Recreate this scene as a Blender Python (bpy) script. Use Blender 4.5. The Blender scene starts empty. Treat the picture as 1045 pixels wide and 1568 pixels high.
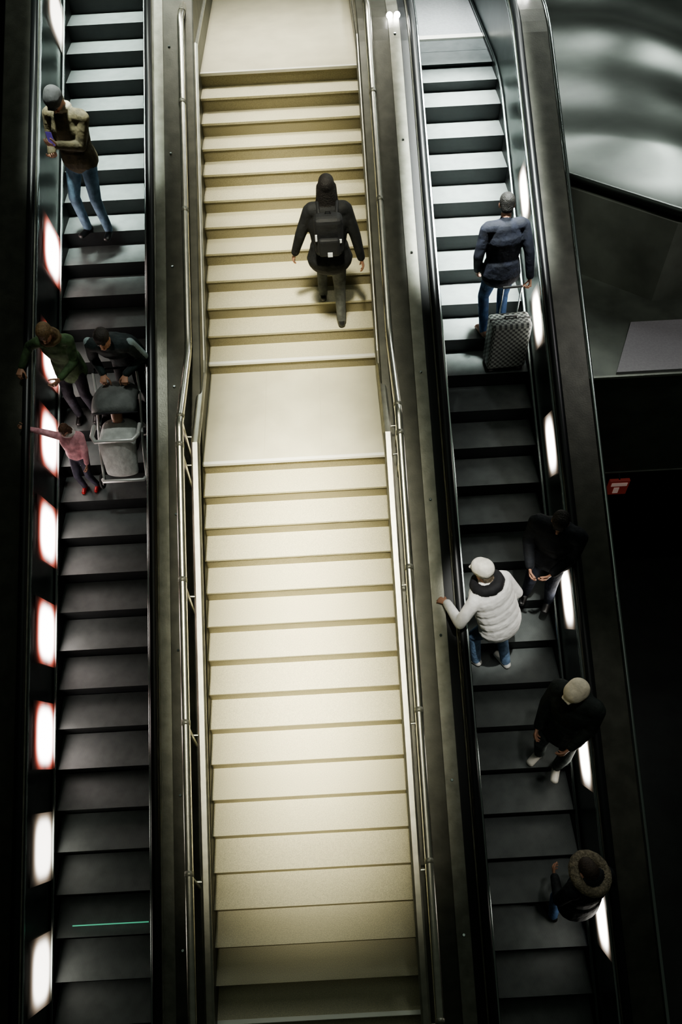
import bpy, bmesh, math, random
import numpy as np
from mathutils import Vector, Matrix
random.seed(3)
D=bpy.data
scene=bpy.context.scene
col=scene.collection
YL=5.446; T=0.298; RS=0.168; LD=1.414
XC=-0.469; SL=XC-0.95; SR=XC+0.95
SLOPE=0.53

# ---------------------------------------------------------------- materials
def mat(name, base, rough=0.5, metal=0.0, noise=0.0, nscale=30.0, bump=0.0, bscale=60.0, emis=None, es=0.0, base2=None, coat=0.0, detail=4.0, stretch=None, spec=None):
    m=D.materials.new(name); m.use_nodes=True
    nt=m.node_tree; b=nt.nodes['Principled BSDF']
    b.inputs['Base Color'].default_value=(*base,1)
    b.inputs['Roughness'].default_value=rough
    b.inputs['Metallic'].default_value=metal
    if spec is not None: b.inputs['Specular IOR Level'].default_value=spec
    if coat: b.inputs['Coat Weight'].default_value=coat
    if emis:
        b.inputs['Emission Color'].default_value=(*emis,1); b.inputs['Emission Strength'].default_value=es
    tc=nt.nodes.new('ShaderNodeTexCoord')
    src=tc.outputs['Object']
    if stretch:
        mp=nt.nodes.new('ShaderNodeMapping'); mp.inputs['Scale'].default_value=stretch
        nt.links.new(src,mp.inputs['Vector']); src=mp.outputs['Vector']
    if noise>0 or base2:
        n=nt.nodes.new('ShaderNodeTexNoise'); n.inputs['Scale'].default_value=nscale; n.inputs['Detail'].default_value=detail
        nt.links.new(src,n.inputs['Vector'])
        r=nt.nodes.new('ShaderNodeValToRGB')
        c2=base2 if base2 else tuple(max(0,c*(1-noise)) for c in base)
        c1=base if base2 else tuple(min(1,c*(1+noise)) for c in base)
        r.color_ramp.elements[0].position=0.35; r.color_ramp.elements[1].position=0.65
        r.color_ramp.elements[0].color=(*c2,1); r.color_ramp.elements[1].color=(*c1,1)
        nt.links.new(n.outputs['Fac'],r.inputs['Fac']); nt.links.new(r.outputs['Color'],b.inputs['Base Color'])
    if bump>0:
        n2=nt.nodes.new('ShaderNodeTexNoise'); n2.inputs['Scale'].default_value=bscale; n2.inputs['Detail'].default_value=3
        nt.links.new(src,n2.inputs['Vector'])
        bp=nt.nodes.new('ShaderNodeBump'); bp.inputs['Strength'].default_value=bump; bp.inputs['Distance'].default_value=0.02
        nt.links.new(n2.outputs['Fac'],bp.inputs['Height']); nt.links.new(bp.outputs['Normal'],b.inputs['Normal'])
    return m
def ridged(name, c1, c2, scale, rough, metal):
    m=mat(name,c1,rough,metal); nt=m.node_tree; b=nt.nodes['Principled BSDF']
    tc=nt.nodes.new('ShaderNodeTexCoord'); w=nt.nodes.new('ShaderNodeTexWave'); w.bands_direction='X'
    w.inputs['Scale'].default_value=scale
    nt.links.new(tc.outputs['Object'],w.inputs['Vector'])
    n=nt.nodes.new('ShaderNodeTexNoise'); n.inputs['Scale'].default_value=9; nt.links.new(tc.outputs['Object'],n.inputs['Vector'])
    mx=nt.nodes.new('ShaderNodeMath'); mx.operation='MULTIPLY_ADD'; nt.links.new(w.outputs['Fac'],mx.inputs[0]); mx.inputs[1].default_value=.25; nt.links.new(n.outputs['Fac'],mx.inputs[2])
    r=nt.nodes.new('ShaderNodeValToRGB'); r.color_ramp.elements[0].color=(*c2,1); r.color_ramp.elements[1].color=(*c1,1); r.color_ramp.elements[0].position=.25; r.color_ramp.elements[1].position=0.8
    nt.links.new(mx.outputs[0],r.inputs['Fac']); nt.links.new(r.outputs['Color'],b.inputs['Base Color'])
    bp=nt.nodes.new('ShaderNodeBump'); bp.inputs['Strength'].default_value=0.12; bp.inputs['Distance'].default_value=0.004
    nt.links.new(w.outputs['Fac'],bp.inputs['Height']); nt.links.new(bp.outputs['Normal'],b.inputs['Normal'])
    return m
M={}
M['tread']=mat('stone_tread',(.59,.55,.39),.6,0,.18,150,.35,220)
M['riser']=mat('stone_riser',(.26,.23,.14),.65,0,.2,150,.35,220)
M['nosing']=mat('nosing_strip',(.94,.92,.83),.35,.2)
M['steel']=mat('brushed_steel',(.84,.82,.72),.30,1,.08,12,.05,80)
M['steel_in']=mat('satin_steel_strip',(.58,.57,.49),.42,1,.1,10,.05,80)
M['steel_dk']=mat('dull_steel_deck',(.26,.26,.22),.42,.6,.15,8,.08,60)
M['deckgray']=mat('grey_deck_cladding',(.080,.080,.065),.45,.4,.18,6,.06,60)
M['panel']=mat('dark_balustrade_panel',(.045,.058,.055),.32,.4,.2,4)
M['rubber']=mat('black_handrail_rubber',(.012,.013,.014),.35,0,spec=.5)
M['black']=mat('black_skirt',(.01,.012,.013),.5)
M['trim']=mat('aluminium_trim',(.5,.56,.55),.25,1)
M['estep']=ridged('escalator_tread_aluminium',(.110,.125,.122),(.070,.082,.08),35,.5,.12)
M['eriser']=ridged('escalator_riser_black',(.010,.013,.014),(.005,.007,.008),35,.6,.1)
M['comb']=mat('comb_plate',(.5,.52,.52),.4,.3,.08,30)
M['green']=mat('green_led',(.1,.6,.4),.3,emis=(.12,.8,.45),es=.3)
M['darkfloor']=mat('dark_floor',(.016,.019,.016),.5,0,.3,3)
M['wallL']=mat('dark_wall',(.12,.13,.11),.6,0,.2,2)
M['landing']=mat('landing_stone',(.60,.57,.43),.5,0,.06,3,.1,200)
M['joint']=mat('landing_joint',(.50,.47,.34),.6)
M['clad']=mat('polished_metal_cladding',(.125,.14,.13),.30,.85,.25,1.0,.0,2)
M['olive']=mat('olive_grey_panel',(.24,.255,.215),.5,.2,.2,2)
M['mezz']=mat('mezzanine_floor',(.12,.135,.11),.5,.2,.2,3)
M['pink']=mat('grey_tile_platform',(.34,.325,.34),.6,0,.06,40)
M['glint']=mat('glint_glow',(1,1,1),.3,emis=(1,.98,.95),es=30)  # emission standing in for glints on the deck metal
def lampmat():
    m=mat('lamp_and_halo_glow',(.05,.05,.05),.3); nt=m.node_tree; b=nt.nodes['Principled BSDF']  # lamp core plus its painted halo, both from the vertex colours
    a=nt.nodes.new('ShaderNodeAttribute'); a.attribute_name='glow'
    nt.links.new(a.outputs['Color'],b.inputs['Emission Color']); b.inputs['Emission Strength'].default_value=1.0
    return m
M['lamp']=lampmat()

def newobj(name,me,parent=None,mats=()):
    o=D.objects.new(name,me); col.objects.link(o)
    for m in mats: me.materials.append(m)
    if parent: o.parent=parent
    return o
def empty(name,loc=(0,0,0)):
    o=D.objects.new(name,None); o.location=loc; o.empty_display_size=.2; col.objects.link(o); return o
def mesh_from(verts,faces,name,mi=None):
    me=D.meshes.new(name); me.from_pydata([tuple(v) for v in verts],[],faces)
    if mi: me.polygons.foreach_set('material_index',mi)
    bm=bmesh.new(); bm.from_mesh(me); bmesh.ops.recalc_face_normals(bm,faces=bm.faces); bm.to_mesh(me); bm.free()
    return me
def sweep(name,prof,ys,zf,material,parent=None,smooth=False):
    V=[];F=[];n=len(prof)
    for y in ys:
        z=zf(y)
        for (x,h) in prof: V.append((x,y,z+h))
    for i in range(len(ys)-1):
        for j in range(n):
            a=i*n+j;b=i*n+(j+1)%n
            F.append((a,b,b+n,a+n))
    F.append(tuple(range(n))[::-1]); F.append(tuple(range((len(ys)-1)*n,len(ys)*n)))
    me=mesh_from(V,F,name)
    if smooth:
        me.polygons.foreach_set('use_smooth',[len(p.vertices)==4 for p in me.polygons])
    return newobj(name,me,parent,[material])
def rbox(x0,x1,h0,h1,r=.012):
    return [(x0+r,h0),(x1-r,h0),(x1,h0+r),(x1,h1-r),(x1-r,h1),(x0+r,h1),(x0,h1-r),(x0,h0+r)]
def circ(x,h,r,n=14,sx=1): return [(x+sx*r*math.cos(2*math.pi*i/n),h+r*math.sin(2*math.pi*i/n)) for i in range(n)]
def cube(name,lo,hi,material,parent=None,bev=.0):
    bm=bmesh.new(); bmesh.ops.create_cube(bm,size=1)
    for v in bm.verts:
        v.co=Vector(((lo[i]+hi[i])/2+v.co[i]*(hi[i]-lo[i]) for i in range(3)))
    if bev: bmesh.ops.bevel(bm,geom=bm.edges[:],offset=bev,segments=3,affect='EDGES',profile=.5)
    me=D.meshes.new(name); bm.to_mesh(me); bm.free()
    return newobj(name,me,parent,[material])
def prism(name,poly,z0,z1,material,parent=None):
    n=len(poly); V=[(x,y,z0) for x,y in poly]+[(x,y,z1) for x,y in poly]
    F=[tuple(range(n))[::-1],tuple(range(n,2*n))]+[(i,(i+1)%n,n+(i+1)%n,n+i) for i in range(n)]
    return newobj(name,mesh_from(V,F,name),parent,[material])
def tube(name,pts,r,material,parent=None,n=12,cyc=False):
    cu=D.curves.new(name,'CURVE'); cu.dimensions='3D'; cu.bevel_depth=r; cu.bevel_resolution=3; cu.use_fill_caps=True
    s=cu.splines.new('POLY'); s.points.add(len(pts)-1)
    for i,p in enumerate(pts): s.points[i].co=(*p,1)
    s.use_cyclic_u=cyc
    o=D.objects.new(name,cu); col.objects.link(o); cu.materials.append(material)
    if parent: o.parent=parent
    return o

# ---------------------------------------------------------------- staircase
def noz(n):
    if n<=0: return YL+n*T, n*RS
    return YL+LD+(n-1)*T, n*RS
stairs=empty('staircase')
V=[];F=[];MI=[]
x0,x1=SL-.03,SR+.03
def quad(a,b,c,d,mi):
    i=len(V); V.extend([a,b,c,d]); F.append((i,i+1,i+2,i+3)); MI.append(mi)
NB=-20
for n in range(NB,13):
    y,z=noz(n)
    yn = (noz(n+1)[0] if n<12 else 15.0)
    ov=.018
    top_mat=2 if n in(0,12) else 0
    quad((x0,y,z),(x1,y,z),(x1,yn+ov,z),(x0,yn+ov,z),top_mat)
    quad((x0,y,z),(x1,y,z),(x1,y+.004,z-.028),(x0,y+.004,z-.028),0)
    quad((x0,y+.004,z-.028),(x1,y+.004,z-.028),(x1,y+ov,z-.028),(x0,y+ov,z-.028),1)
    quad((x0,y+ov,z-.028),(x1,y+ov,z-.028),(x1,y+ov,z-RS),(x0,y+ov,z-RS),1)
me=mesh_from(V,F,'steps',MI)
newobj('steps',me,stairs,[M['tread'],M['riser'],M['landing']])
for n in (12,1,0,-16):
    y,z=noz(n)
    cube('nosing_strip',(x0,y-.006,z-.03),(x1,y+.035,z+.006),M['nosing'],stairs,.004)
for xx in (XC-.32,XC+.30):
    cube('landing_joint',(xx-.002,YL+.06,.0),(xx+.002,YL+LD,.001),M['joint'],stairs)

def zstair(y):
    if y<=YL: return (y-YL)*RS/T
    if y<=YL+LD-.3: return 0.0
    if y<=noz(12)[0]: return max(0,(y-(YL+LD-T))*RS/T)
    return 12*RS
def zesc(y): return -.83+SLOPE*(y-YL)
def zescR(y):
    z=zesc(y)
    if y<9.94: return z
    t=min(1,(y-9.94)/.9); z0=zesc(9.94)
    return z0+.19*(1-(1-t)**2)
ysL=[-1.5,0,3,6,9,13.5]
ysR=[-1.5,0,3,6,9,9.94,10.1,10.3,10.5,10.7,10.84,12,13.5]

def stair_rail(name,x,sx,zoff):
    e=empty(name)
    ys=[-1.5]+list(np.arange(0,YL-.01,1.0))+[YL-.05,YL,YL+.1,YL+LD-.35,YL+LD-.2,YL+LD-.1]+list(np.arange(YL+LD+.3,10.0,1.0))+[10.0,10.14,10.3,13.5]
    sweep('outer_rail',circ(x+sx*.15,.62,.040,16),ys,zstair,M['steel'],e,True)
    sweep('inner_rail',rbox(min(x+sx*.00,x+sx*.09),max(x+sx*.00,x+sx*.09),.29,.35,.02),ys,zstair,M['steel_in'],e)
    for yy in list(np.arange(-.6,5.4,1.17))+[YL+.1,YL+LD-.25]+list(np.arange(8.0,13,1.17)):
        z=zstair(yy)
        tube('post',[(x+sx*.15,yy,z-.1),(x+sx*.15,yy,z+.60)],.016,M['steel'],e)
        tube('bracket',[(x+sx*.15,yy,z+.33),(x+sx*.045,yy,z+.32)],.010,M['steel'],e)
        sweep('sleeve',circ(x+sx*.15,.62,.044,16),[yy-.02,yy+.02],zstair,M['steel_dk'],e,True)
    return e
stair_rail('stair_handrail',SL,-1,0)
stair_rail('stair_handrail',SR,1,0)

# ---------------------------------------------------------------- escalators
def build_esc(x0,x1,pitch,nose0,zf,ys,ymax,lampys,lampx,lampside,red):
    e=empty('escalator')
    V=[];F=[];MI=[]
    def q(a,b,c,d,mi):
        i=len(V); V.extend([a,b,c,d]); F.append((i,i+1,i+2,i+3)); MI.append(mi)
    k0=int((nose0+1.2)/pitch)
    y=nose0-k0*pitch
    zs=[]
    while y<ymax:
        zs.append((y,zf(y))); y+=pitch
    for i,(y,z) in enumerate(zs):
        zp=zs[i-1][1] if i else z-.2
        yn=y+pitch
        q((x0,y,z),(x1,y,z),(x1,yn+.02,z),(x0,yn+.02,z),0)
        ns=4
        for j in range(ns):
            t0=j/ns;t1=(j+1)/ns
            f=lambda t:(y+.0+.028*math.sin(t*math.pi/2), z-(z-zp+.01)*t)
            a=f(t0);b=f(t1)
            q((x0,a[0],a[1]),(x1,a[0],a[1]),(x1,b[0],b[1]),(x0,b[0],b[1]),1)
    me=mesh_from(V,F,'step_band',MI); newobj('step_band',me,e,[M['estep'],M['eriser']])
    for s,x in ((-1,x0),(1,x1)):
        xa=lambda o: x+s*o
        def rb(a,b,h0,h1,r=.01):
            p,qq=xa(a),xa(b); return rbox(min(p,qq),max(p,qq),h0,h1,r)
        sweep('skirt',rb(-.015,.02,-.35,.05),ys,zf,M['black'],e)
        sweep('skirt_trim',rb(-.02,.01,.05,.075,.006),ys,zf,M['trim'],e)
        sweep('balustrade_panel',rb(.02,.05,-.35,.80,.005),ys,zf,M['panel'],e)
        sweep('inner_trim',rb(.005,.03,.80,.83,.006),ys,zf,M['trim'],e)
        px=xa(.075)
        sweep('handrail',circ(px,.875,.036,16,1.25),ys,zf,M['rubber'],e,True)
        sweep('handrail_base',rb(.03,.13,.79,.84),ys,zf,M['steel_dk'],e)
    for ly,isred in lampys:
        hw=.29
        h0,h1,k=(-.06,.69,-.3) if red else (.30,.84,-.45)
        n=30; V=[];F=[];C=[]
        x=lampx+lampside*.010
        for i in range(n+1):
            for j in range(n+1):
                s=-1+2*i/n; t=-1+2*j/n
                h=(h0+h1)/2+t*(h1-h0)/2; yy=ly+s*hw*1.05
                V.append((x,yy+k*(h-h0),zf(yy)+h+k*(h-h0)*SLOPE))
                ss=abs(s); ta=abs(t)
                dd=((ss/.84)**3.0+(ta/.64)**3.0)**(1/3.0)
                core=1/(1+math.exp((dd-.93)*20))
                halo=max(0,1-max(ss,ta))**1.5  # soft halo and red fringe around the lamp painted into its emission
                if isred:
                    sd_=min(1,ta/.5)
                    re=(.25+.75*sd_)/(1+math.exp((dd-1.14)*13))
                    c=(6.5*core+1.1*re+.25*halo, 6.2*core+.17*re+.08*halo, 5.9*core+.10*re+.07*halo)
                else:
                    w=6 if not red else 2.6
                    mid=1/(1+math.exp((dd-1.12)*10))
                    c=(w*core+.38*mid+.2*halo, w*.96*core+.29*mid+.19*halo, w*.88*core+.21*mid+.16*halo)
                C.append((*c,1))
        for i in range(n):
            for j in range(n):
                a=i*(n+1)+j; F.append((a,a+1,a+n+2,a+n+1))
        me=D.meshes.new('lamp_with_halo'); me.from_pydata(V,[],F)
        ca=me.color_attributes.new('glow','FLOAT_COLOR','POINT')
        ca.data.foreach_set('color',np.array(C,dtype=np.float32).ravel())
        newobj('lamp_with_halo',me,e,[M['lamp']])
    return e
escR=build_esc(1.24,2.33,.3965,9.94,zescR,ysR,11.6,[(8.42,0),(7.06,0),(5.74,0),(4.27,0),(2.86,0),(1.5,0)],2.35,-1,False)
escL=build_esc(-3.25,-2.05,.374,11.25,zesc,ysL,13.2,[(1.32,0),(2.36,0),(3.35,1),(4.3,1),(5.27,1),(6.2,1),(7.1,1),(8.26,1),(11.15,0)],-3.27,1,True)
sweep('outer_deck',rbox(SR+.03,.90,-1.6,.80),ysR,zescR,M['deckgray'],escR)
sweep('deck_strip',rbox(.88,1.02,.80,.815,.004),ysR,zescR,M['steel_dk'],escR)
sweep('deck_core',rbox(.90,1.19,-1.6,.785),ysR,zescR,M['black'],escR)
sweep('outer_deck',rbox(2.46,2.78,-1.6,.80),ysR,zescR,M['deckgray'],escR)
sweep('outer_trim',circ(2.80,.80,.02),ysR,zescR,M['trim'],escR,True)
sweep('outer_deck',rbox(-1.92,SL-.03,-1.6,.80),ysL,zesc,M['deckgray'],escL)
sweep('deck_strip',rbox(-1.93,-1.81,.80,.815,.004),ysL,zesc,M['steel_dk'],escL)
sweep('outer_deck',rbox(-3.72,-3.38,-1.6,.80),ysL,zesc,M['deckgray'],escL)
for yy in np.arange(0,12,1.25):
    for xx,zf,p in ((.95,zescR,escR),(-1.74,zesc,escL)):
        bm=bmesh.new(); bmesh.ops.create_cone(bm,cap_ends=True,segments=14,radius1=.016,radius2=.012,depth=.012)
        bmesh.ops.translate(bm,verts=bm.verts,vec=(xx,yy,zf(yy)+(.822 if xx>0 else .807))); me=D.meshes.new('deck_screw'); bm.to_mesh(me); bm.free()
        newobj('deck_screw',me,p,[M['trim']])
cube('comb_plate',(1.24,11.5,1.6),(2.33,11.62,1.77),M['nosing'],escR,.005)
cube('floor_plate',(1.24,11.62,1.6),(2.33,15,1.755),M['comb'],escR)
cube('skirt_light',(-3.05,1.62,zesc(1.63)+.0),(-2.25,1.63,zesc(1.63)+.008),M['green'],escL)
for xx,yy in ((.95,10.25),(2.56,10.55)):  # glowing balls added in place of reflected highlights on the decks
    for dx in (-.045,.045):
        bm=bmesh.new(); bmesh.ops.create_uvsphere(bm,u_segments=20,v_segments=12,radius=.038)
        bmesh.ops.translate(bm,verts=bm.verts,vec=(xx+dx,yy,zescR(yy)+.845)); me=D.meshes.new('deck_glint_ball'); bm.to_mesh(me); bm.free()
        newobj('deck_glint_ball',me,escR,[M['glint']])

# surroundings
cube('floor',(-14,-4,-4.2),(16,16,-4.0),M['darkfloor'])
cube('wall_left',(-4.3,-2,-4),(-4.1,16,2.6),M['wallL'])
cube('floor_mezzanine',(2.86,6.46,-1.7),(12,16,0),M['mezz'])
cube('trim_1',(2.86,6.44,-.02),(12,6.47,.012),M['olive'])
cube('trim_2',(2.86,6.44,-1.71),(12,6.47,-1.69),M['mezz'])
prism('tiled_platform',[(3.25,6.5),(12,6.5),(12,7.38),(3.66,7.38)],0,.03,M['pink'])
prism('wall_right',[(2.86,8.84),(4.05,7.81),(12,7.81),(12,16),(2.86,16)],0,1.06,M['olive'])
V=[];F=[];nu,nv=110,110
for i in range(nu+1):
    for j in range(nv+1):
        u=i/nu; v=j/nv
        x=2.86+u*7.0
        ye=8.84-min(x-2.86,1.19)*.866-max(0,x-4.05)*.5
        y=ye+v*(16-ye)
        k=min(1,v*6)
        z=1.22+k*(.10*math.sin(x*1.3+y*.9)*math.sin(y*1.1-x*.8+1)+.030*math.sin(x*2.1+y*2.9+1.5*math.sin(x*1.1)))
        V.append((x,y,z))
for i in range(nu):
    for j in range(nv):
        a=i*(nv+1)+j; F.append((a,a+1,a+nv+2,a+nv+1))
me=mesh_from(V,F,'polished_cladding'); me.polygons.foreach_set('use_smooth',[True]*len(F))
o=newobj('polished_metal_canopy',me,None,[M['clad']]); sm=o.modifiers.new('s','SOLIDIFY'); sm.thickness=.08
sg=empty('exit_sign')
sx=3.58
cube('sign_box',(sx,6.35,-2.04),(sx+.27,6.40,-1.76),mat('sign_red',(.30,.06,.05),.4,emis=(1,.16,.12),es=.035),sg,.008)
cube('sign_band',(sx+.03,6.343,-1.86),(sx+.24,6.352,-1.80),mat('sign_white',(.7,.6,.55),.4,emis=(1,.7,.6),es=.10),sg)
cube('sign_figure',(sx+.08,6.343,-2.0),(sx+.15,6.352,-1.89),D.materials['sign_white'],sg)
tube('sign_rod',[(sx+.13,6.375,-1.76),(sx+.13,6.48,-1.70)],.01,M['black'],sg)

# ---------------------------------------------------------------- people
def mk(name,c,rough=.8,noise=.15,bump=.35,bs=25,ns=12,**k): return mat(name,c,rough,0,noise,ns,bump,bs,**k)
SK=mk('skin',(.50,.27,.18),.5,.05,.05)
class Fig:
    def __init__(s): s.pr=[]
    def seg(s,a,b,ra,rb,m,lat=(1,0,0)):
        if not isinstance(ra,tuple): ra=(ra,ra)
        if not isinstance(rb,tuple): rb=(rb,rb)
        s.pr.append((Vector(a),Vector(b),ra,rb,m,Vector(lat)))
    def build(s,name,parent,mats,voxel=.0095,smooth=3):
        V=[];F=[]
        N=18
        for (a,b,ra,rb,m,lat) in s.pr:
            ax=(b-a); L=ax.length; ax=ax.normalized() if L>1e-5 else Vector((0,0,1))
            lt=(lat-ax*lat.dot(ax)); lt=lt.normalized() if lt.length>1e-3 else ax.orthogonal().normalized()
            dp=ax.cross(lt)
            rings=[]
            ca,cb=min(ra),min(rb)
            for k in range(1,6):
                ph=-math.pi/2+k*math.pi/2/5; rings.append((a+ax*(ca*math.sin(ph)),ra[0]*math.cos(ph),ra[1]*math.cos(ph)))
            nm=max(1,int(L/.04))
            for k in range(1,nm):
                t=k/nm; rings.append((a+ax*L*t,ra[0]*(1-t)+rb[0]*t,ra[1]*(1-t)+rb[1]*t))
            for k in range(0,5):
                ph=k*math.pi/2/5; rings.append((b+ax*(cb*math.sin(ph)),rb[0]*math.cos(ph),rb[1]*math.cos(ph)))
            base=len(V)
            V.append(a-ax*ca)
            for (c,w,d) in rings:
                for i in range(N):
                    t=2*math.pi*i/N; V.append(c+lt*(w*math.cos(t))+dp*(d*math.sin(t)))
            V.append(b+ax*cb)
            for i in range(N): F.append((base,base+1+(i+1)%N,base+1+i))
            for r in range(len(rings)-1):
                o=base+1+r*N
                for i in range(N): F.append((o+i,o+(i+1)%N,o+N+(i+1)%N,o+N+i))
            o=base+1+(len(rings)-1)*N; e=len(V)-1
            for i in range(N): F.append((o+i,o+(i+1)%N,e))
        me=D.meshes.new('tmp'); me.from_pydata([tuple(v) for v in V],[],F)
        o=D.objects.new('tmp',me); col.objects.link(o)
        md=o.modifiers.new('r','REMESH'); md.mode='VOXEL'; md.voxel_size=voxel; md.use_smooth_shade=True
        sm=o.modifiers.new('s','SMOOTH'); sm.factor=.5; sm.iterations=smooth
        dg=bpy.context.evaluated_depsgraph_get(); ev=o.evaluated_get(dg)
        m2=D.meshes.new_from_object(ev); D.objects.remove(o)
        nf=len(m2.polygons)
        c=np.zeros(nf*3); m2.polygons.foreach_get('center',c); c=c.reshape(-1,3)
        best=np.full(nf,1e9); idx=np.zeros(nf,int)
        for (a,b,ra,rb,m,lat) in s.pr:
            ax=(b-a);L=ax.length; ax=ax.normalized() if L>1e-5 else Vector((0,0,1))
            lt=(lat-ax*lat.dot(ax)); lt=lt.normalized() if lt.length>1e-3 else ax.orthogonal().normalized()
            dp=ax.cross(lt)
            q=c-np.array(a); t=q@np.array(ax); tc=np.clip(t,0,L); u=tc/max(L,1e-5)
            w=ra[0]*(1-u)+rb[0]*u; d=ra[1]*(1-u)+rb[1]*u; over=t-tc
            g=np.sqrt((q@np.array(lt)/w)**2+(q@np.array(dp)/d)**2+(over/np.minimum(w,d))**2)
            sd=(g-1)*np.minimum(w,d)
            k=sd<best; best[k]=sd[k]; idx[k]=m
        m2.materials.clear()
        for m_ in mats: m2.materials.append(m_)
        m2.polygons.foreach_set('material_index',idx.astype(np.int32))
        m2.polygons.foreach_set('use_smooth',[True]*nf)
        m2.update()
        return newobj(name,m2,parent,())
_hand={}
def hand_mesh(curl,mirror,skin):
    key=(curl,mirror,skin.name)
    if key in _hand: return _hand[key]
    f=Fig(); s=-1 if mirror else 1
    f.seg((0,-.03,0),(0,.02,0),(.026,.019),(.030,.017),0)
    f.seg((0,.02,0),(0,.082,0),(.034,.015),(.040,.013),0)
    for x,l,b in ((.030,.070,.086),(.010,.078,.092),(-.010,.073,.089),(-.029,.058,.080)):
        p=Vector((x*s,b-.012,0)); ang=0.0
        for j,(fr,r) in enumerate(((.45,.0092),(.32,.0082),(.23,.0072))):
            ang+=curl*(.9 if j==0 else 1.1)
            q=p+Vector((x*s*.12*fr,math.cos(ang),-math.sin(ang)))*l*fr
            f.seg(p,q,r,r*.93,0); p=q
    p=Vector((.026*s,.022,-.004)); q=p+Vector((.030*s,.028,-.012)); r_=q+Vector((.012*s,.026,-.010-.02*curl)); t_=r_+Vector((-.002*s,.02,-.006-.02*curl))
    f.seg(p,q,.013,.0115,0); f.seg(q,r_,.0105,.0095,0); f.seg(r_,t_,.0092,.008,0)
    o=f.build('tmp',None,[skin],voxel=.0035,smooth=2); me=o.data; D.objects.remove(o)
    _hand[key]=me; return me
def place_hand(parent,wrist,dirv,palm,curl,mirror,skin,scale=1.0):
    me=hand_mesh(curl,mirror,skin)
    o=D.objects.new('hand',me); col.objects.link(o); o.parent=parent
    y=Vector(dirv).normalized(); z=-Vector(palm); z=(z-y*z.dot(y)).normalized(); x=y.cross(z)
    mt=Matrix((x,y,z)).transposed().to_4x4(); mt.translation=Vector(wrist); o.matrix_local=mt@Matrix.Scale(scale,4)
    return o
def ik(a,c,l1,l2,pole):
    a=Vector(a);c=Vector(c);d=c-a;L=d.length
    if L>(l1+l2)*.995: d=d.normalized()*(l1+l2)*.995; c=a+d; L=d.length
    ax=d.normalized(); k=(l1*l1-l2*l2+L*L)/(2*L); h=math.sqrt(max(0,l1*l1-k*k))
    p=Vector(pole); p=(p-ax*p.dot(ax)).normalized()
    return a+ax*k+p*h, c

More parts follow.
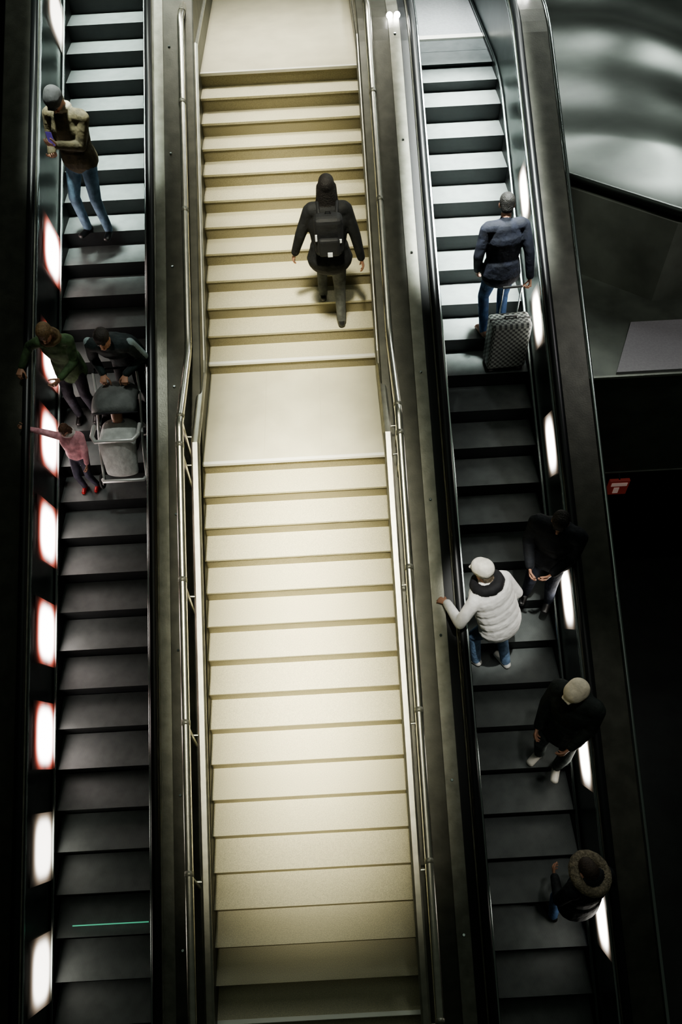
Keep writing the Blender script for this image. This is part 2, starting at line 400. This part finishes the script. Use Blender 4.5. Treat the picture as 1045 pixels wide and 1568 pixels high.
def person(name,loc,heading,H=1.72,feet=None,hands=None,lean=0,side=0,bulk=1.0,fem=False,
           head=(0,0),top=(.02,.02,.025),legs=(.03,.04,.07),shoe=(.012,.012,.012),hair=(.03,.02,.015),
           skin=SK,coat=0.0,hairlen=0,hood=None,scarf=None,cap=None,bald=False,dpel=0,curl=(.35,.35),palms=None,beard=False,flare=1.0,stripe=None,neckw=1.0,hoodk=1.0,puff=0):
    e=empty(name,loc); e.rotation_euler=(0,0,math.radians(heading))
    s=H/1.72
    mats=[skin,mk(name+'_hair',hair,.6,.3,.6,90,60),mk(name+'_top',top,.8,.10 if puff else .35,.5 if puff else .8,14),mk(name+'_trousers',legs,.8,.3,.6,18),mk(name+'_shoes',shoe,.4,.05,.1),
          mk(name+'_scarf',scarf or (.1,.1,.1)),mk(name+'_hood',hood or (.1,.1,.1),.9,.4,.9,70,40),mat(name+'_eyes',(.02,.015,.01),.2),mk(name+'_lips',(.35,.13,.10),.5,.05,.0),
          mk(name+'_cap',cap or (.1,.1,.1)),mk(name+'_stripe',stripe or (.5,.5,.5))]
    SKN,HR,TP,LG,SH,AC,HD,EY,LP,CP,ST=range(11)
    f=Fig()
    feet=feet or [(-.1,0,0,0),(.1,0,0,0)]
    pel=Vector((0,0,.92*s+dpel))
    ln=math.radians(lean); sd=math.radians(side)
    up=Vector((math.sin(sd),math.sin(ln)*math.cos(sd),math.cos(ln)*math.cos(sd)))
    rt=Vector((math.cos(sd),0,-math.sin(sd)))
    fw=up.cross(rt)*-1
    if fw.y<0: fw=-fw
    b=bulk
    waist=pel+up*.13*s; chest=pel+up*.33*s; sh=pel+up*.47*s; nk=pel+up*.55*s+fw*.005
    hw=.088*s
    shw=(.165 if fem else .185)*s*(.5+.5*b)
    f.seg(pel-rt*.05*s,pel+rt*.05*s,(.10*s*b,.125*s*b),(.10*s*b,.125*s*b),TP if coat>0 else LG,(0,1,0))
    f.seg(pel+up*.02,waist,(.155*s*b,.115*s*b),(.145*s*b,.108*s*b),TP,rt)
    f.seg(waist,chest,(.145*s*b,.108*s*b),(.170*s*b,.122*s*b),TP,rt)
    f.seg(chest,sh-up*.03*s,(.170*s*b,.122*s*b),(.150*s*b,.095*s*b),TP,rt)
    f.seg(sh-rt*shw*.85,sh+rt*shw*.85,(.062*s*b,.066*s*b),(.062*s*b,.066*s*b),TP,(0,0,1))
    f.seg(sh+up*.0,nk,(.085*s,.075*s),(.060*s,.060*s),TP,rt)
    if puff:
        for i in range(5):
            c=pel+up*(-.02+.105*i)*s
            f.seg(c,c+up*.045*s,(.176*s*b,.131*s*b),(.176*s*b,.131*s*b),TP,rt)
    if coat>0:
        hem=pel-Vector((0,0,1))*coat
        f.seg(pel+up*.05,hem,(.165*s*b,.125*s*b),(.180*s*b*flare,.140*s*b*flare),TP,rt)
    for i,sx in ((0,-1),(1,1)):
        fx,fy,fz,yaw=feet[i]
        an=Vector((fx,fy,fz+.085*s)); hp=pel+rt*sx*hw-Vector((0,0,.02))
        yr=math.radians(yaw); fd=Vector((-math.sin(yr),math.cos(yr),0))
        kn,an2=ik(hp,an,.43*s,.42*s,fd*1.0+Vector((0,0,.1)))
        an=an2
        f.seg(hp,kn,.090*s*(.6+.4*b),.066*s,LG); f.seg(kn,an,.066*s,.052*s,LG)
        zb=an.z-.085*s
        lt=Vector((fd.y,-fd.x,0))
        hl=Vector((an.x,an.y,zb+.038*s))-fd*.035*s; to=hl+fd*.175*s
        f.seg(hl,hl+fd*.07*s,(.040*s,.038*s),(.043*s,.038*s),SH,lt); f.seg(hl+fd*.06*s,to-Vector((0,0,.008)),(.043*s,.038*s),(.042*s,.028*s),SH,lt)
        f.seg(hl+Vector((0,0,.01)),an+Vector((0,0,.005)),.040*s,.043*s,SH)
    hands=hands or [(-.27,.05,.80),(.27,.05,.80)]
    for i,sx in ((0,-1),(1,1)):
        S=sh+rt*sx*shw-up*.01
        Wt=Vector(hands[i])
        pole=Vector((sx*.6,-.8,-.5))
        el,wr=ik(S,Wt,.285*s,.255*s,pole)
        ar=.4+.6*b
        f.seg(S,el,.060*s*ar,.050*s*ar,TP); f.seg(el,wr,.050*s*ar,.038*s*ar,TP)
        if stripe:
            o_=Vector((sx*.022,-.01,.03))
            f.seg(S+o_,el+o_,.045*s*ar,.040*s*ar,ST)
        dv=(wr-el).normalized()
        if palms and palms[i]:
            pd,pn=palms[i]; place_hand(e,wr+dv*.02,pd,pn,curl[i],i==1,skin,s)
        else:
            place_hand(e,wr+dv*.025,dv,Vector((-sx,.15,0)),curl[i],i==1,skin,s)
    hy,hp_=math.radians(head[0]),math.radians(head[1])
    hf=Vector((-math.sin(hy)*math.cos(hp_),math.cos(hy)*math.cos(hp_),-math.sin(hp_)))
    hr=Vector((math.cos(hy),math.sin(hy),0)); hu=hr.cross(hf)
    base=nk+up*.03*s
    hc=base+hu*.105*s+hf*.02*s
    W=lambda r,ff,u: hc+hr*r*s+hf*ff*s+hu*u*s
    f.seg(nk-up*.03,base+hu*.03*s,.056*s,.054*s,SKN)
    f.seg(W(0,-.015,.025),W(0,.012,.02),(.074*s,.088*s),(.072*s,.085*s),SKN,hr)
    f.seg(W(0,.02,-.03),W(0,.045,-.075),(.055*s,.055*s),(.032*s,.030*s),SKN,hr)
    f.seg(W(0,.092,.012),W(0,.112,-.022),(.010*s,.010*s),(.016*s,.012*s),SKN,hr)
    f.seg(W(0,.110,-.024),W(0,.104,-.024),(.017*s,.010*s),(.017*s,.010*s),SKN,hr)
    f.seg(W(-.018,.088,-.052),W(.018,.088,-.052),.008*s,.008*s,LP)
    for q in(-1,1):
        f.seg(W(q*.030,.083,.012),W(q*.030,.086,.012),.0125*s,.0115*s,EY)
        f.seg(W(q*.045,.083,.032),W(q*.018,.092,.032),.008*s,.008*s,HR)
        f.seg(W(q*.076,-.005,.015),W(q*.076,0,-.02),(.010*s,.022*s),(.009*s,.014*s),SKN,hr)
    if beard: f.seg(W(0,.03,-.055),W(0,.052,-.085),(.056*s,.052*s),(.035*s,.032*s),HR,hr)
    if not bald:
        f.seg(W(0,-.028,.045),W(0,.012,.055),(.083*s,.088*s),(.080*s,.080*s),HR,hr)
        f.seg(W(0,-.045,.03),W(0,-.05,-.035),(.078*s,.062*s),(.066*s,.045*s),HR,hr)
    else:
        f.seg(W(-.068,-.02,-.005),W(.068,-.02,-.005),(.014*s,.05*s),(.014*s,.05*s),HR,hu); f.seg(W(0,-.06,-.01),W(0,-.065,-.035),(.066*s,.046*s),(.055*s,.03*s),HR,hr)
    if hairlen>0:
        f.seg(W(0,-.045,.0),W(0,-.065,-hairlen),(.088*s,.055*s),(.100*s,.045*s),HR,hr)
        for q in(-1,1): f.seg(W(q*.07,-.01,.02),W(q*.080,-.01,-hairlen*.8),.032*s,.034*s,HR)
    if cap:
        f.seg(W(0,-.028,.070),W(0,.018,.072),(.096*s,.100*s),(.092*s,.092*s),CP,hr)
        f.seg(W(-.04,.10,.050),W(.04,.10,.050),(.010*s,.035*s),(.010*s,.035*s),CP,hu)
    if scarf:
        for k in range(10):
            a0=k*2*math.pi/10;a1=(k+1)*2*math.pi/10
            c0=nk+up*.01; r1=.085*s*neckw
            f.seg(c0+rt*math.cos(a0)*r1+fw*math.sin(a0)*r1,c0+rt*math.cos(a1)*r1+fw*math.sin(a1)*r1,.042*s*neckw,.042*s*neckw,AC)
    if hood:
        for k in range(14):
            a0=k*2*math.pi/14;a1=(k+1)*2*math.pi/14; r1=.130*s*hoodk
            c0=W(0,-.02,-.02)
            g=lambda a:c0+hr*math.cos(a)*r1+(hu*.45+hf*.9).normalized()*math.sin(a)*r1*1.1
            f.seg(g(a0),g(a1),.044*s*hoodk,.044*s*hoodk,HD)
        f.seg(W(0,-.07,-.03),W(0,-.11,-.10),(.115*s,.07*s),(.10*s,.05*s),TP,hr)
    f.build('body',e,mats)
    return e

def zR(y):
    k=math.floor((y-9.94)/.3965+1e-6); return zescR(9.94+k*.3965)
def zL(y):
    k=math.floor((y-11.25)/.374+1e-6); return zesc(11.25+k*.374)

# 1 woman with backpack
z2=noz(2)[1]; yb=noz(2)[0]+.10
w=person('woman_with_backpack',(.03,yb,z2),0,1.74,feet=[(-.10,.26,RS,0),(.10,-.02,0,0)],hands=[(-.38,.10,.90),(.35,-.06,.86)],
   lean=4,fem=True,bulk=1.28,top=(.008,.009,.010),legs=(.10,.105,.10),shoe=(.02,.02,.02),hair=(.012,.010,.009),coat=.06,hairlen=.16,dpel=.03,flare=1.08)
bpm=mk('backpack_fabric',(.010,.011,.013),.7)
cube('backpack',(-.15,-.31,1.09),(.15,-.13,1.52),bpm,w,.06)
cube('backpack_pocket',(-.11,-.355,1.12),(.11,-.29,1.32),bpm,w,.03)
tube('backpack_loop',[(-.03,-.2,1.51),(-.02,-.2,1.55),(.02,-.2,1.55),(.03,-.2,1.51)],.008,bpm,w)
for q in(-1,1): tube('backpack_strap',[(q*.09,-.14,1.48),(q*.10,-.02,1.54),(q*.11,.14,1.44),(q*.13,.17,1.27),(q*.15,.0,1.14),(q*.14,-.14,1.14)],.016,bpm,w)
rf=mat('reflective_patch',(.85,.88,.9),.4)
cube('reflector',(-.02,-.364,1.13),(.03,-.353,1.18),rf,w,.003)
cube('reflector',(-.14,-.322,1.29),(-.12,-.308,1.36),rf,w,.003)
cube('reflector',(.09,-.322,1.26),(.13,-.308,1.30),rf,w,.003)

# 2 man with phone
y=8.66
w=person('man_with_phone',(-2.76,y,zL(y)),160,1.74,feet=[(-.14,.06,0,15),(.14,.08,0,-10)],hands=[(-.02,.33,1.22),(.12,.30,1.10)],
   lean=3,bulk=1.28,head=(5,38),top=(.085,.070,.038),legs=(.13,.21,.29),hair=(.35,.33,.30),cap=(.06,.06,.06),scarf=(.24,.21,.15),neckw=.8,palms=[((.3,.6,.3),(.3,-.2,.9)),((-.6,.5,.1),(.2,-.1,.9))],curl=(.45,.45),coat=.005,flare=.95)
cube('phone',(-.035,.385,1.245),(.035,.40,1.39),mat('phone_glass',(.02,.02,.03),.15,emis=(.3,.2,.8),es=.15),w,.005)

# 3/4 couple with stroller
y=6.64
person('woman_in_green_coat',(-2.94,y,zL(y)),182,1.60,feet=[(-.1,.02,0,0),(.1,.03,0,0)],hands=[(-.02,.40,.95),(.42,.20,.98)],
   lean=22,fem=True,bulk=1.1,head=(-5,25),top=(.06,.105,.045),legs=(.02,.02,.03),hair=(.13,.08,.035),scarf=(.13,.09,.04),coat=.15,hairlen=.08,curl=(.5,.6),palms=[None,((.2,.6,-.3),(0,0,-1))])
y=6.76
w=person('man_in_dark_jacket',(-2.31,y,zL(y)),174,1.68,feet=[(-.12,.0,0,0),(.12,.0,0,0)],hands=[(-.13,.44,.90),(.13,.44,.90)],
   lean=48,bulk=1.25,head=(8,10),top=(.014,.023,.024),legs=(.012,.012,.014),hair=(.02,.014,.01),coat=.08,curl=(.8,.8),palms=[((0,.6,-.4),(0,-.2,-1)),((0,.6,-.4),(0,-.2,-1))],stripe=(.26,.32,.32))
y=5.86
person('child_in_pink_jacket',(-2.90,y,zL(y)),175,1.06,feet=[(-.07,0,0,0),(.07,.03,0,0)],hands=[(-.12,.12,.50),(.42,.02,.98)],
   bulk=1.3,fem=True,head=(-10,20),top=(.85,.40,.45),legs=(.06,.06,.09),shoe=(.45,.02,.02),hair=(.12,.06,.035),hairlen=.06,scarf=(.75,.70,.68),curl=(.4,.6))
def stroller(loc,hd):
    e=empty('baby_stroller',loc); e.rotation_euler=(0,0,math.radians(hd))
    fr=mat('stroller_frame',(.75,.76,.74),.4,.4); fab=mk('stroller_fabric',(.15,.16,.155),.7); dk=mk('stroller_dark',(.03,.03,.035),.8); ty=mat('stroller_tyre',(.02,.02,.02),.7)
    lg=mk('footmuff_light_grey',(.58,.60,.58),.7)
    for q in(-.24,.24):
        tube('frame',[(q,-.42,1.00),(q,-.30,.80),(q,.12,.45),(q,.38,.13)],.015,fr,e)
        tube('rear_leg',[(q,-.05,.58),(q,-.30,.14)],.012,fr,e)
        for yy,r in((.36,.09),(-.32,.11)):
            zz=r
            c=(q+(.03 if q>0 else -.03))
            pts=[(c,yy+(r-.018)*math.cos(t),zz+(r-.018)*math.sin(t)) for t in np.linspace(0,2*math.pi,25)[:-1]]
            tube('wheel_tyre',pts,.018,ty,e,cyc=True)
            for t in np.linspace(0,math.pi,4)[:-1]:
                tube('spoke',[(c,yy-(r-.02)*math.cos(t),zz-(r-.02)*math.sin(t)),(c,yy+(r-.02)*math.cos(t),zz+(r-.02)*math.sin(t))],.006,fr,e)
    tube('handle_bar',[(-.24,-.42,1.0),(-.22,-.46,1.02),(.22,-.46,1.02),(.24,-.42,1.0)],.016,dk,e)
    tube('axle',[(-.24,-.32,.11),(.24,-.32,.11)],.010,fr,e)
    tube('bumper_bar',[(-.25,.06,.66),(-.25,.22,.66),(-.2,.30,.66),(.2,.30,.66),(.25,.22,.66),(.25,.06,.66)],.024,fr,e)
    tube('foot_bar',[(-.24,.40,.16),(-.22,.44,.17),(.22,.44,.17),(.24,.40,.16)],.022,fr,e)
    f=Fig()
    f.seg((0,-.20,.80),(0,-.08,.42),(.21,.04),(.21,.05),0); f.seg((0,-.08,.40),(0,.20,.42),(.21,.05),(.20,.04),0)
    f.seg((0,.20,.40),(0,.34,.20),(.18,.03),(.16,.02),0)
    for q in(-.2,.2): f.seg((q,-.12,.55),(q,.12,.48),(.02,.08),(.02,.05),0)
    f.build('seat',e,[dk],.012)
    f=Fig(); f.seg((0,-.02,.57),(0,.24,.56),(.20,.09),(.21,.09),0); f.seg((0,.24,.56),(0,.38,.24),(.21,.09),(.18,.05),0); f.build('footmuff',e,[lg],.012)
    V=[];F=[];nu,nv=12,16
    for i in range(nu+1):
        a=math.radians(195-150*i/nu)
        for j in range(nv+1):
            x=-.25+.5*j/nv; rr=.36*(1-.35*abs(2*x/.5)**3)
            V.append((x,-.16+rr*math.cos(a),.62+rr*math.sin(a)))
    for i in range(nu):
        for j in range(nv):
            a=i*(nv+1)+j; F.append((a,a+1,a+nv+2,a+nv+1))
    me=mesh_from(V,F,'canopy'); me.polygons.foreach_set('use_smooth',[True]*len(F))
    o=newobj('canopy',me,e,[fab]); sm=o.modifiers.new('s','SOLIDIFY'); sm.thickness=.012
    rim=[V[nu*(nv+1)+j] for j in range(nv+1)]; tube('canopy_rim',rim,.010,dk,e)
    f=Fig(); f.seg((-.17,-.30,.40),(.17,-.30,.40),(.06,.10),(.06,.10),0); f.build('basket_bag',e,[dk],.014)
    f=Fig(); f.seg((-.05,.0,.60),(.05,.0,.60),(.06,.06),(.06,.06),0); f.seg((0,-.02,.70),(0,-.05,.76),(.062,.062),(.06,.06),1)
    f.build('baby',e,[mk('blanket',(.20,.22,.24)),SK],.012)
    return e
y=6.04
stroller((-2.40,y,zL(y)),180)

# 6 man with suitcase
y=7.22
w=person('man_in_navy_jacket',(1.92,y,zR(y)),8,1.72,feet=[(-.10,.02,0,10),(.10,.0,0,-8)],hands=[(-.24,.10,.88),(.27,-.20,.88)],
   lean=8,bulk=1.25,head=(-15,25),top=(.007,.009,.019),legs=(.035,.08,.18),shoe=(.30,.19,.14),hair=(.008,.007,.006),coat=.05,curl=(.4,.9))
def suitcase(loc,hd):
    e=empty('rolling_suitcase',loc); e.rotation_euler=(0,0,math.radians(hd))
    m=mat('checked_suitcase_shell',(.2,.2,.2),.5); nt=m.node_tree; tc=nt.nodes.new('ShaderNodeTexCoord'); ck=nt.nodes.new('ShaderNodeTexChecker')
    ck.inputs['Scale'].default_value=32; ck.inputs['Color1'].default_value=(.24,.26,.24,1); ck.inputs['Color2'].default_value=(.04,.045,.045,1)
    nt.links.new(tc.outputs['Object'],ck.inputs['Vector']); nt.links.new(ck.outputs['Color'],nt.nodes['Principled BSDF'].inputs['Base Color'])
    dk=mat('suitcase_trim',(.03,.03,.03),.5)
    cube('shell',(-.23,-.13,.05),(.23,.13,.68),m,e,.04)
    cube('shell_seam',(-.234,-.006,.05),(.234,.006,.685),dk,e,.004)
    tube('top_handle',[(-.07,0,.67),(-.06,0,.71),(.06,0,.71),(.07,0,.67)],.012,dk,e)
    for q in(-.1,.1): tube('telescopic_rod',[(q,.11,.64),(q,.11,1.02)],.008,M['trim'],e)
    tube('pull_handle',[(-.11,.11,1.02),(.11,.11,1.02)],.016,dk,e)
    for a in(-.17,.17):
        for b_ in(-.09,.09):
            f=Fig(); f.seg((a-.012,b_,.028),(a+.012,b_,.028),(.028,.028),(.028,.028),0); f.build('wheel',e,[dk],.008,1)
    return e
suitcase((2.03,6.91,zR(6.91)),3)

# 7 white jacket
y=3.86
person('woman_in_white_jacket',(1.57,y,zR(y)),35,1.78,feet=[(-.12,.10,0,10),(.12,-.12,0,-5)],hands=[(-.36,.42,1.10),(.20,.18,.95)],
   lean=20,side=-8,fem=True,bulk=1.32,head=(10,18),top=(.87,.86,.83),legs=(.14,.22,.34),shoe=(.8,.8,.76),hair=(.25,.20,.14),cap=(.80,.77,.68),scarf=(.010,.010,.012),neckw=1.35,coat=.06,curl=(.6,.4),palms=[((-.3,.8,-.2),(0,0,-1)),None],puff=1)
# 8 man in black
y=4.42
person('man_in_black_jacket',(2.15,y,zR(y)),150,1.72,feet=[(-.13,.02,0,0),(.13,.03,0,0)],hands=[(-.10,.28,.95),(.14,.30,.95)],
   lean=10,bulk=1.42,head=(5,20),top=(.012,.014,.018),legs=(.02,.025,.04),hair=(.018,.012,.008),coat=.05,curl=(.5,.5))
# 9 beret
y=2.92
person('woman_with_beret',(2.12,y,zR(y)),140,1.84,feet=[(-.12,.08,0,20),(.10,.06,0,-10)],hands=[(-.16,.22,.98),(.2,.2,.95)],
   lean=0,fem=True,bulk=1.3,head=(-20,25),top=(.016,.022,.019),legs=(.06,.075,.07),shoe=(.6,.58,.52),hair=(.5,.43,.32),cap=(.78,.70,.55),coat=.22,curl=(.5,.5))
# 10 fur hood
y=1.50
person('person_in_fur_hood_coat',(2.12,y,zR(y)),20,1.66,feet=[(-.11,.05,0,0),(.11,.0,0,0)],hands=[(-.15,.25,.95),(.2,.2,.95)],
   lean=6,bulk=1.3,head=(10,20),top=(.014,.017,.02),legs=(.07,.14,.28),hair=(.05,.035,.025),hood=(.22,.19,.135),coat=.12,curl=(.5,.5),hoodk=1.15)

# ---------------------------------------------------------------- lights
def area(name,loc,target,sx,sy,power,color=(1,1,1),spread=180):
    l=D.lights.new(name,'AREA'); l.shape='RECTANGLE'; l.size=sx; l.size_y=sy; l.energy=power; l.color=color; l.spread=math.radians(spread)
    o=D.objects.new(name,l); col.objects.link(o); o.location=loc
    dv=(Vector(target)-Vector(loc)).normalized(); z=-dv; x=Vector((1,0,0)); x=(x-z*x.dot(z)).normalized(); yv=z.cross(x)
    mt=Matrix((x,yv,z)).transposed().to_4x4(); mt.translation=Vector(loc); o.matrix_world=mt
    return o
def spot(name,loc,target,power,ang,color=(1,1,1),blend=.6,r=.15):
    l=D.lights.new(name,'SPOT'); l.energy=power; l.spot_size=math.radians(ang); l.spot_blend=blend; l.color=color; l.shadow_soft_size=r
    o=D.objects.new(name,l); col.objects.link(o); o.location=loc
    o.rotation_euler=(Vector(target)-Vector(loc)).to_track_quat('-Z','Y').to_euler(); return o
area('ceiling_light_stairs',(XC,1.7,9.5),(XC,5.7,-.2),1.3,8.8,80,(1,.955,.76),11)
area('ceiling_light_stairs',(XC,.3,8.9),(XC,4.1,-.8),1.25,3.4,34,(1,.955,.76),11)
area('ceiling_light_landing',(XC,11.2,6.5),(XC,10.8,2),2.2,2.0,42,(1,.97,.84),50)
area('downlight_right',(1.75,8.9,7.6),(1.75,8.9,.9),.9,3.2,165,(.94,1,.94),9)
area('downlight_left',(-2.65,10.2,7.8),(-2.65,10.2,1.3),.9,3.4,72,(.90,1,.92),9)
area('landing_light_right',(1.8,11.9,6.2),(1.8,11.6,1.7),1.2,1.2,34,(.95,1,1),40)
spot('passenger_fill_spot',(1.0,2.2,7.4),(1.55,4.05,-.6),2400,8.5,(1,.98,.92),.6,.08)  # added narrow spots that brighten single passengers, no real fittings
spot('passenger_fill_spot',(1.75,1.6,7.2),(2.1,2.6,-1.2),260,20,(1,.98,.93),.8)
spot('passenger_fill_spot',(-2.4,5.6,7.2),(-2.6,6.2,.2),380,17,(.95,1,.94),.7)
area('ambient_fill',(0,3,9.8),(0,5,0),8,8,38,(.88,1,.84))  # added overall fill, not an actual fitting
area('canopy_reflection_light',(8,17,9),(4.3,11,1.2),.5,4,55,(.95,1,.95),90)  # added unseen lights, placed to reflect as streaks in the cladding
area('canopy_reflection_light',(4.5,19,7),(4.0,11,1.2),2.5,.5,30,(.95,1,.95),90)
area('canopy_reflection_light',(6.5,15,11),(4.3,10,1.2),.4,6,55,(.95,1,.95),90)
spot('mezzanine_light',(4.5,6.0,4.5),(4.0,7.2,0),100,75,(1,.96,.97))
spot('panel_patch_spot',(3.1,6.2,4.0),(3.25,8.5,.5),80,22,(.95,1,.92),1)  # added spot that makes the bright patch on the olive panel
spot('wall_fill_spot',(-2.5,12,5.5),(-4.1,9,1.5),140,90,(.9,1,.9))  # added fill to lift the dark left wall

wd=D.worlds.new('world'); scene.world=wd; wd.use_nodes=True
wd.node_tree.nodes['Background'].inputs[0].default_value=(.72,.85,.68,1); wd.node_tree.nodes['Background'].inputs[1].default_value=.03

# ---------------------------------------------------------------- camera
th,r=.6669,.0547
cd=D.cameras.new('camera'); cam=D.objects.new('camera',cd); col.objects.link(cam)
cd.sensor_fit='VERTICAL'; cd.sensor_height=36; cd.lens=1159/1568*36; cd.clip_end=200
d=Vector((0,math.sin(th),-math.cos(th))); u=Vector((0,math.cos(th),math.sin(th))); X=Vector((1,0,0))
rc=X*math.cos(r)-u*math.sin(r); uc=X*math.sin(r)+u*math.cos(r)
mt=Matrix((rc,uc,-d)).transposed().to_4x4(); mt.translation=Vector((0,0,5.974)); cam.matrix_world=mt
scene.camera=cam
scene.view_settings.view_transform='AgX'
try: scene.view_settings.look='AgX - Medium High Contrast'
except Exception: pass
scene.view_settings.exposure=.38
bpy.context.view_layer.update()
